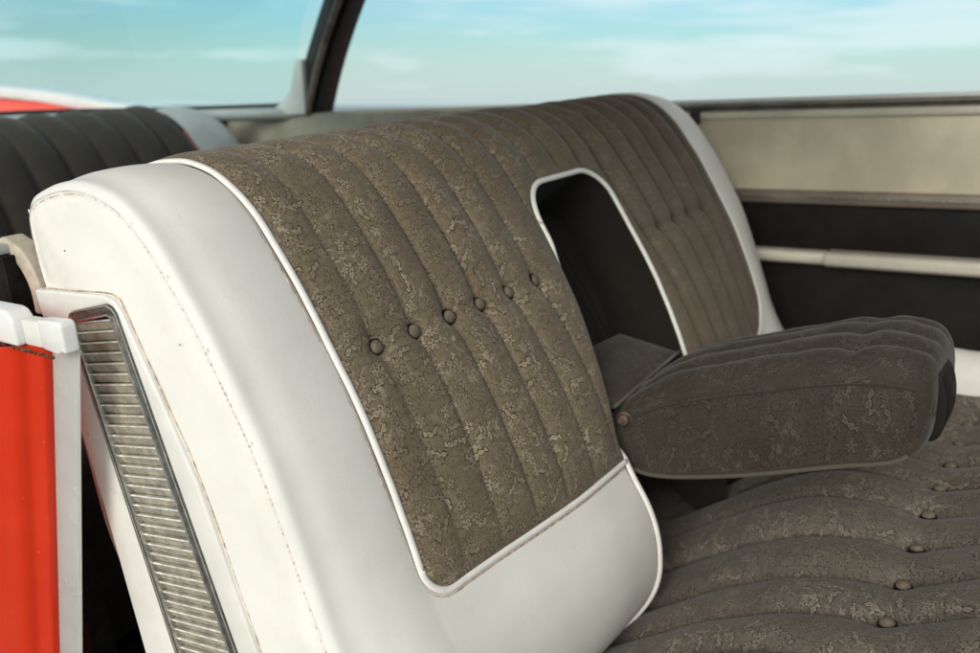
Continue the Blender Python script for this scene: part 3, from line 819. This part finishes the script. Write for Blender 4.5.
CG = np.array([.54 + .092 * k - .0 for k in range(15)]) + .0
CG = CG + (1.012 - CG[np.argmin(abs(CG - 1.012))])
YCF = 1.775
def raw_cush(y, s):
    k = np.clip(np.searchsorted(CG, y + .0018 * vn1(s * 8, y * 0 + 1.2)) - 1, 0, len(CG) - 2)
    u = np.clip((y + .0018 * vn1(s * 8, y * 0 + 1.2) - CG[k]) / .092, 0, 1)
    g = np.abs(np.sin(pi * u)) ** .58
    inside = (1 - sstep(y, YCF - .02, YCF))
    falloff = sstep(s, .08, .25) * (1 - .6 * sstep(s, cs_[-1] - .30, cs_[-1] - .12))
    h = -.0185 * (1 - g) * inside * falloff
    ds = s - SCB
    tuft = np.exp(-(ds / .022) ** 2); near = np.exp(-((1 - g) * 0 + np.minimum(u, 1 - u) / .16) ** 2)
    h = h - .0035 * tuft * inside - .009 * tuft * near * inside
    h = h + .004 * np.exp(-((np.abs(ds) - .12) / .07) ** 2) * g * inside
    h = h + .0022 * vn2(y * 9, s * 8) + .0012 * vn3(y * 30, s * 26)
    return h
def h_cush(y, s):
    h = raw_cush(y, s)
    for yb in CG:
        if yb < .6 or yb > YCF - .03: continue
        hc = raw_cush(np.array([yb]), np.array([SCB]))[0] + .011
        w_ = np.exp(-(((y - yb) ** 2 + (s - SCB) ** 2) / .0150 ** 2) ** 2); h = h * (1 - w_) + hc * w_
    return h
ys = np.arange(.545, YCF + .003, .0045); ss = np.arange(0, cs_[-1], .0055)
U, V = np.meshgrid(ys, ss, indexing='ij'); U, V = U.ravel(), V.ravel()
mesh('seat_cushion', csurf(U, V, h_cush(U, V)), grid_faces(len(ys), len(ss)), M['cloth_seat'], seat, uv=np.stack([U + 5, V + 3], 1))
def f_cb(y, s):
    u = (y - YCF) / .135
    return csurf(y, s, .068 * np.sqrt(np.clip(1 - (2 * u - 1) ** 2, 0, 1)) * sstep(s, .02, .2) - .004)
ys = np.linspace(YCF, YCF + .135, 24); ss = np.arange(0, cs_[-1], .02)
U, V = np.meshgrid(ys, ss, indexing='ij'); U, V = U.ravel(), V.ravel()
mesh('cushion_bolster', f_cb(U, V), grid_faces(len(ys), len(ss)), M['vinyl'], seat, uv=np.stack([U, V], 1))
# cushion ends and underside
endp = [(x - .06 * float(sstep(np.array(x), -.02, .08)), z - .055) for x, z in cc[::6]]
for yq in (.545, YCF + .135):                               # cloth skirt closing each end of the cushion
    sq = np.arange(0, cs_[-1], .008); tp = csurf(yq + 0 * sq, sq, h_cush(yq + 0 * sq, sq) if yq < 1 else -.004 + 0 * sq)
    bt = tp.copy(); bt[:, 2] = np.minimum(bt[:, 2], np.maximum(bt[:, 2] - .09, -.955)); bt[:, 0] = np.minimum(bt[:, 0], .06)
    n_ = len(sq); mesh('end_skirt', np.concatenate([tp, bt]), grid_faces(2, n_), M['cloth_seat'] if yq < 1 else M['vinyl'], seat, uv=np.concatenate([np.stack([sq, 0 * sq], 1), np.stack([sq, .09 + 0 * sq], 1)]))
bm_obj('cushion_base', xz_prism(endp + [(.03, -.945), (-.72, -.98)], .548, 1.90), M['dark_trim'], seat)
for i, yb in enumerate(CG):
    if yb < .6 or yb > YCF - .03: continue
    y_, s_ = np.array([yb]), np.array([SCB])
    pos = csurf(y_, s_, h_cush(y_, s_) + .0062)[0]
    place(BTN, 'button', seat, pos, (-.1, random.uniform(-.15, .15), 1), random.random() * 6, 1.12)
# steel rail seen under the near end of the seat
tube_obj('seat_rail', [(-1.10, .60, -.80), (-.95, .56, -.735), (-.80, .56, -.72)], .004, M['chrome'], seat, k=8)

# ------------------------------------------------------------------ rear bench seat
def rear_seat():
    global BASE
    o = thing('rear_bench_seat', 'dark ribbed rear bench seat with a pale end bolster, behind the front seat', 'car seat', (-2.1, 1.2, -.94))
    prof = smooth_line([(-2.52, -.30), (-2.50, -.16), (-2.44, -.10), (-2.35, -.078), (-2.27, -.095), (-2.19, -.15), (-2.13, -.24), (-2.08, -.36), (-2.03, -.50), (-1.99, -.62), (-1.98, -.70)], 8)
    sl = np.concatenate([[0], np.cumsum(np.linalg.norm(np.diff(prof, axis=0), axis=1))])
    def rs(y, s, h):
        x = np.interp(s, sl, prof[:, 0]); z = np.interp(s, sl, prof[:, 1])
        tx = np.interp(s + .03, sl, prof[:, 0]) - np.interp(s - .03, sl, prof[:, 0]); tz = np.interp(s + .03, sl, prof[:, 1]) - np.interp(s - .03, sl, prof[:, 1]); l = np.hypot(tx, tz) + 1e-9
        crown = .02 * (1 - ((y - 1.22) / .45) ** 2)
        return np.stack([x - tz / l * h, y + 0 * s, z + tx / l * h + crown * .0], -1)
    ys = np.arange(.62, 1.605, .006); ss = np.linspace(0, sl[-1], 70)
    U, V = np.meshgrid(ys, ss, indexing='ij'); U, V = U.ravel(), V.ravel()
    g = np.abs(np.sin((U - .62) / .098 * pi)) ** .6
    e_ = np.minimum(np.clip(1.605 - U, 0, .06), np.clip(U - .62, 0, .06)) / .06
    h = -.021 * (1 - g) + .022 * np.sqrt(np.clip(1 - (1 - e_) ** 2, 0, 1)) + .004 * vn2(U * 9, V * 7)
    mesh('backrest', rs(U, V, h), grid_faces(len(ys), 70), M['cloth_rear'], o, uv=np.stack([U, V], 1))
    for (a_, b_) in ((1.605, 1.78), (.52, .62)):
        ys = np.linspace(a_, b_, 20); U, V = np.meshgrid(ys, ss, indexing='ij'); U, V = U.ravel(), V.ravel()
        u = (U - a_) / (b_ - a_); mesh('end_bolster', rs(U, V, .010 * np.sin(pi * u) ** .5 - .03 * (u if a_ > 1 else 1 - u) ** 3), grid_faces(20, 70), M['lightgrey'], o, uv=np.stack([U, V], 1))
    cp = smooth_line([(-2.02, -.64), (-1.9, -.60), (-1.7, -.585), (-1.5, -.58), (-1.40, -.60), (-1.36, -.66), (-1.35, -.80), (-1.37, -.94)], 8)
    sl2 = np.concatenate([[0], np.cumsum(np.linalg.norm(np.diff(cp, axis=0), axis=1))]); ss = np.linspace(0, sl2[-1], 50); ys = np.arange(.56, 1.78, .008)
    U, V = np.meshgrid(ys, ss, indexing='ij'); U, V = U.ravel(), V.ravel()
    z = np.interp(V, sl2, cp[:, 1]) - .014 * (1 - np.abs(np.sin((U - .56) / .098 * pi)) ** .6)
    mesh('seat_cushion', np.stack([np.interp(V, sl2, cp[:, 0]), U, z], 1), grid_faces(len(ys), 50), M['cloth_rear'], o, uv=np.stack([U, V], 1))
    bm_obj('seat_base', box_bm(-2.5, -1.40, .58, 1.76, -.94, -.66), M['dark'], o)
rear_seat()

# ------------------------------------------------------------------ car body
car = thing('car_body', 'orange red and white two door hardtop body around the seats, with a tan far door', 'car', (-1.6, 1.25, -1.15))
def part(name, bm, m, parent=car, **kw): return bm_obj(name, bm, m, parent, **kw)
# floor and sills
part('floor', box_bm(-2.6, 1.3, .46, 2.06, -1.00, -.965), M['dark'])
part('floor_tunnel', box_bm(-1.4, 1.2, 1.08, 1.36, -.97, -.90), M['dark'], bevel=.03)
part('sill', box_bm(-.9, 1.3, .36, .50, -1.08, -.93), M['white_paint'], bevel=.012)
part('sill', box_bm(-.9, 1.3, 2.06, 2.16, -1.08, -.93), M['white_paint'], bevel=.012)

# far door
DY = 2.02; k_ = DY / 2.15
door = part('far_door', box_bm(-1.15, .75, DY + .02, DY + .13, -1.0, -.135 * k_ - .012), M['red'], bevel=.01)
X0, X1 = -1.15, .72
def dp(name, z0, z1, y0, m, bev=.003, x0=X0, x1=X1): return bm_obj(name, box_bm(x0, x1, y0, DY + .019, z1 * k_, z0 * k_), m, door, bevel=bev, seg=3)
dp('window_sill', -.128, -.139, DY + .004, M['white_paint'], .003)
dp('window_seal', -.1395, -.1555, DY - .010, M['pillar_edge'], .002)
dp('window_seal', -.146, -.150, DY - .014, M['rubber'], .001)
dp('top_rail', -.156, -.176, DY - .012, M['cream'], .006)
dp('upper_panel', -.172, -.346, DY - .002, M['tan'], .004)
dp('moulding', -.3445, -.376, DY - .016, M['taupe'], .006)
dp('moulding_ridge', -.357, -.361, DY - .0185, M['chrome'], .001)
dp('middle_panel', -.374, -.49, DY + .004, M['dark_trim'], .003)
dp('lower_panel', -.505, -1.03, DY + .004, M['dark_trim'], .003)
# armrest strip that runs the door's length, thicker ahead of a small step
arm_s = [(-.030, -.487), (-.036, -.493), (-.036, -.508), (-.028, -.517), (.004, -.520), (.004, -.487)]
def strip(x0, x1, pts, m, dz=0): return bm_obj('door_armrest', prism_bm(pts, lambda p: (x0, DY + p[0], (p[1] + dz) * k_), lambda p: (x1, DY + p[0], (p[1] + dz * 1.0) * k_)), m, door, bevel=.004, seg=2)
strip(X0, -.525, arm_s, M['cream']); strip(-.5235, X1, [(p[0] * 1.35, p[1] + (.003 if p[1] > -.5 else -.001)) for p in arm_s], M['cream'])
# window winder stub and clip by the seal
bm_obj('seal_clip', box_bm(-.845, -.825, DY - .028, DY - .008, -.174, -.142), M['rubber'], door, bevel=.003)

# rear side trim, shelf, quarter panels
part('quarter_trim', box_bm(-2.7, -1.155, 2.00, 2.05, -1.0, -.150), M['dark_trim'])
part('quarter_trim_top', box_bm(-2.55, -1.152, 1.93, 2.06, -.36, -.118), M['shelf'], bevel=.012)
part('parcel_shelf', xz_prism([(-2.42, -.135), (-2.42, -.115), (-2.9, -.085), (-2.9, -.10)], .56, 1.93), M['lightgrey'], bevel=.003)
part('quarter_panel', xz_prism([(-1.155, -1.05), (-1.155, -.13), (-2.7, -.12), (-3.2, -.085), (-3.6, -.045), (-3.95, .0), (-4.5, .02), (-4.6, -.1), (-4.6, -.9), (-3.5, -1.0)], 2.062, 2.17), M['red'], bevel=.01)
# tail fins: red sides with a white crest
def fin(y0, y1, inner):
    red = [(-3.00, -.16), (-3.14, -.062 - .02), (-3.31, -.082), (-3.59, -.045), (-3.88, -.024), (-4.6, .012), (-4.6, -.30), (-3.1, -.30)]
    wht = [(-2.55, -.150), (-2.60, -.118), (-2.75, -.098), (-2.95, -.078), (-3.17, -.056), (-3.35, -.028), (-3.6, .003), (-3.9, .030), (-4.6, .075), (-4.6, .015), (-3.88, -.018), (-3.6, -.042), (-3.32, -.077), (-3.17, -.082), (-3.0, -.135)]
    part('fin_crest', xz_prism(wht, y0, y1), M['white_paint'], bevel=.006)
    part('tail_fin', xz_prism(red, y0 + .006, y1 - .006), M['red'], bevel=.008)
fin(1.95, 2.055, True); fin(.40, .50, False)
part('trunk_lid', box_bm(-4.6, -2.95, .52, 1.93, -.30, -.205), M['red'], bevel=.03)
# C pillars and roof
def pillar(y, s_):
    """far pillar leans forward as it rises; s_ = inward direction"""
    # base from the photograph's sight lines, at a depth of 1.93 m across
    P = [(-2.10, -.115), (-2.06, -.02), (-2.00, .08), (-1.92, .20), (-1.84, .30)]
    Q = [(-2.005, -.119), (-1.957, -.02), (-1.898, .08), (-1.822, .19), (-1.73, .30)]
    P = [(p[0] - .008, p[1]) for p in P]; Q = [(p[0] - .034, p[1]) for p in Q]
    q0 = smooth_line(P, 5); q1 = smooth_line(Q, 5)
    pts = list(map(tuple, q0)) + list(map(tuple, q1[::-1]))
    a_, b_ = (y, y + .07 * s_)
    part('roof_pillar', xz_prism(pts, min(a_, b_), max(a_, b_)), M['pillar'], bevel=.010)
    edge = [tuple(p) for p in q1] + [(p[0] + .022, p[1]) for p in q1[::-1]]
    part('pillar_seal', xz_prism(edge, min(a_, b_) + .015, max(a_, b_) + .012), M['rubber'], bevel=.004)
    tube_obj('pillar_trim', [(p[0] - .004, (a_ - .004 * s_), p[1]) for p in q1], .010, M['pillar_edge'], car, k=8)
pillar(1.93, 1); pillar(.52, -1)
foot = smooth_line([(-2.29, -.112), (-2.23, -.104), (-2.17, -.093), (-2.13, -.075), (-2.095, -.045), (-2.075, .0), (-2.055, .04)], 6)
part('pillar_foot', xz_prism(list(map(tuple, foot)) + [(-2.03, .04), (-2.04, -.119), (-2.29, -.119)], 1.915, 1.99), M['white_paint'], bevel=.006)
# roof: shallow crowned shell
nx, ny = 26, 18; V_ = []
for side in (0, 1):
    for i in range(nx):
        for j in range(ny):
            u, q = i / (nx - 1), j / (ny - 1); x = -1.92 + 1.95 * u; y = .47 + 1.53 * q
            z = .30 + .075 * (1 - abs(2 * q - 1) ** 2.5) * (1 - .3 * abs(2 * u - 1) ** 3) + (0 if side else .03)
            V_.append((x, y, z))
g = grid_faces(nx, ny); F_ = list(g) + list((g + nx * ny)[:, ::-1])
def rim(idx): 
    for a_, b_ in zip(idx[:-1], idx[1:]): F_.append((a_, b_, b_ + nx * ny, a_ + nx * ny))
rim([j for j in range(ny)]); rim([(nx - 1) * ny + j for j in range(ny)]); rim([i * ny for i in range(nx)]); rim([i * ny + ny - 1 for i in range(nx)])
mesh('roof', V_, F_, M['white_paint'], car)
for y in (.49, 1.98):
    part('windscreen_pillar', prism_bm([(0, 0), (.06, 0), (.06, .05), (0, .05)], lambda p: (.0 + p[0], y - .025 + p[1], .31), lambda p: (.55 + p[0], y - .025 + p[1], -.14)), M['pillar'])
part('cowl', box_bm(.50, 1.3, .46, 2.06, -.40, -.14), M['dark_trim'], bevel=.04)
part('dashboard', box_bm(.38, .505, .52, 2.0, -.55, -.17), M['dark_trim'], bevel=.04)
# rear window: curved glass between shelf and roof
base_l = smooth_line([(-2.10, 1.955, -.094), (-2.28, 1.86, -.089), (-2.45, 1.66, -.077), (-2.58, 1.40, -.060), (-2.62, 1.22, -.055), (-2.60, 1.0, -.055), (-2.55, .76, -.06), (-2.50, .60, -.065), (-2.46, .50, -.07)], 8)
top_l = smooth_line([(-1.86, 1.90, .30), (-1.89, 1.84, .325), (-1.91, 1.66, .34), (-1.92, 1.40, .345), (-1.92, 1.22, .345), (-1.92, 1.0, .345), (-1.91, .76, .34), (-1.89, .58, .325), (-1.86, .52, .30)], 8)
nb_ = len(base_l); rows = 10; V_ = []
for i in range(nb_):
    for k in range(rows):
        q = k / (rows - 1); p = base_l[i] * (1 - q) + top_l[i] * q; V_.append(p + np.array([-.05 * math.sin(pi * q), 0, .02 * math.sin(pi * q)]))
mesh('rear_window', V_, grid_faces(nb_, rows), M['glass'], car)
tube_obj('window_gasket', base_l, .009, M['rubber'], car, k=8)
tube_obj('window_ledge', base_l + np.array([.012, 0, -.022]), .020, M['lightgrey'], car, k=10)

# near door jamb: leaning post, white flange, red skin curving outward
def lean(x, y, z): return (x + (z + .262) * .346, y, z)
def jamb_sheet(name, sec, z0, z1, m, th=.003):
    bm = bmesh.new(); rows_ = 14
    R_ = [[bm.verts.new(lean(x, y, z0 + (z1 - z0) * r / rows_)) for x, y in sec] for r in range(rows_ + 1)]
    for r in range(rows_):
        for i in range(len(sec) - 1): bm.faces.new((R_[r][i], R_[r][i + 1], R_[r + 1][i + 1], R_[r + 1][i]))
    bmesh.ops.solidify(bm, geom=bm.faces[:], thickness=th)
    return part(name, bm, m, smooth=True)
jamb_sheet('jamb_flange', [tuple(p) for p in smooth_line([(-.960, .470), (-.924, .463), (-.884, .461), (-.876, .463), (-.875, .4645), (-.8775, .4655)], 5)], -.262, -1.02, M['white_paint'])
redsec = smooth_line([(-.9285, .468), (-.9290, .460), (-.9320, .4545), (-.944, .4515), (-.9520, .448), (-.9580, .440), (-.966, .434), (-.985, .428), (-1.01, .420), (-1.06, .405), (-1.15, .390), (-1.35, .382), (-1.7, .378)], 6)
jamb_sheet('door_jamb', [tuple(p) for p in redsec], -.262, -1.02, M['red'])
part('quarter_panel', xz_prism([(-1.55, -1.02), (-1.28, -.24), (-2.7, -.14), (-3.6, -.05), (-4.6, .03), (-4.6, -.9), (-3.3, -1.0)], .372, .46), M['red'], bevel=.01)
# white cap casting on top of the jamb, in two steps, chipped along its lower edge
capA = [(-1.20, -.2215), (-.966, -.2215), (-.958, -.2235), (-.952, -.2300), (-.949, -.2345), (-.9490, -.2610), (-1.20, -.2610)]
part('jamb_cap', xz_prism(capA, .436, .462), M['white_paint'], bevel=.004, seg=3)
capB = [(-.9488, -.2320), (-.914, -.2315), (-.914, -.2600), (-.9488, -.2605)]
part('jamb_cap', xz_prism(capB, .445, .462), M['plastic'], bevel=.002)
capC = [(-.9138, -.2285), (-.872, -.2265), (-.868, -.2310), (-.8695, -.2615), (-.8760, -.2600), (-.885, -.2640), (-.9138, -.2610)]
part('jamb_cap', xz_prism(capC, .4445, .462), M['white_paint'], bevel=.003, seg=3)
rng = np.random.RandomState(4); VS = bmesh.new()
for i in range(26):
    x = -.99 + i * .0045 + rng.rand() * .002; z = -.2622 - rng.rand() * .0014; r = .0010 + rng.rand() * .0016
    c_ = bmesh.ops.create_icosphere(VS, subdivisions=1, radius=r, matrix=Matrix.Translation((x, .4385 - rng.rand() * .003, z)))
part('rust_edge', VS, M['rust'], kind='stuff')
# near interior quarter: dark panel, grey top strip, arched beige trim with rusty latch inside
part('quarter_trim', box_bm(-2.6, -1.16, .54, .575, -1.0, -.200), M['dark'])
part('quarter_trim_top', box_bm(-2.6, -1.17, .53, .58, -.199, -.186), M['lightgrey'], bevel=.003)
ky = .56 / .46
outer = [(-1.06, .0 - .1850), (-.985, -.1490), (-.960, -.1500), (-.940, -.1590), (-.925, -.1760), (-.917, -.1980), (-.917, -.2280)]
inner = [(-.938, -.2280), (-.938, -.2050), (-.9440, -.1880), (-.957, -.1735), (-.975, -.1680), (-1.02, -.1820), (-1.06, -.205)]
oo = smooth_line([(x * ky, z * ky) for x, z in outer], 6); ii = smooth_line([(x * ky, z * ky) for x, z in inner], 6)
part('arched_trim', xz_prism(list(map(tuple, oo)) + list(map(tuple, ii)), .556, .585), M['beige_trim'], bevel=.004, seg=3)
part('latch_plate', xz_prism([(-1.30, -.30), (-1.30, -.205), (-1.20, -.205), (-1.155, -.24), (-1.15, -.30)], .583, .59), M['rust'])
bm = bmesh.new()
for i in range(9): bmesh.ops.create_icosphere(bm, subdivisions=2, radius=.006 + rng.rand() * .010, matrix=Matrix.Translation((-1.27 + rng.rand() * .10, .575, -.275 + rng.rand() * .05)))
part('latch', bm, M['pillar_edge'], smooth=True)
place(bolt_mesh(.009, .010), 'latch_bolt', car, (-1.205, .572, -.262), (.2, -1, 0))
# wheels
def wheel(x, y, s_):
    V_, F_ = tube([(x + .33 * math.cos(t) * .80, y, -.87 + .33 * math.sin(t) * .80) for t in np.linspace(0, 2 * pi, 40)[:-1]], .075, 12, True)
    t_ = mesh('wheel', V_, F_, M['rubber'], car)
    bm = bmesh.new(); bmesh.ops.create_cone(bm, cap_ends=True, segments=32, radius1=.20, radius2=.19, depth=.13, matrix=Matrix.Translation((x, y, -.87)) @ Matrix.Rotation(pi / 2, 4, 'X'))
    bm_obj('rim', bm, M['chrome'], t_, smooth=True)
for x in (-3.1, 1.75):
    wheel(x, .62, -1); wheel(x, 1.95, 1)

# ------------------------------------------------------------------ ground and sea
BASE = Vector((0, 0, 0))
def setting(name, pts, z, m):
    bm = bmesh.new(); bm.faces.new([bm.verts.new((x, y, z)) for x, y in pts])
    me = bpy.data.meshes.new(name); bm.to_mesh(me); bm.free(); o = link_mesh(name, me, m, None); o['kind'] = 'structure'; return o
def ringp(r, n=64): return [(r * math.cos(i / n * 2 * pi), r * math.sin(i / n * 2 * pi)) for i in range(n)]
setting('ground', ringp(45), 0, M['asphalt'])
setting('sea', ringp(20000), -1.2, M['water'])
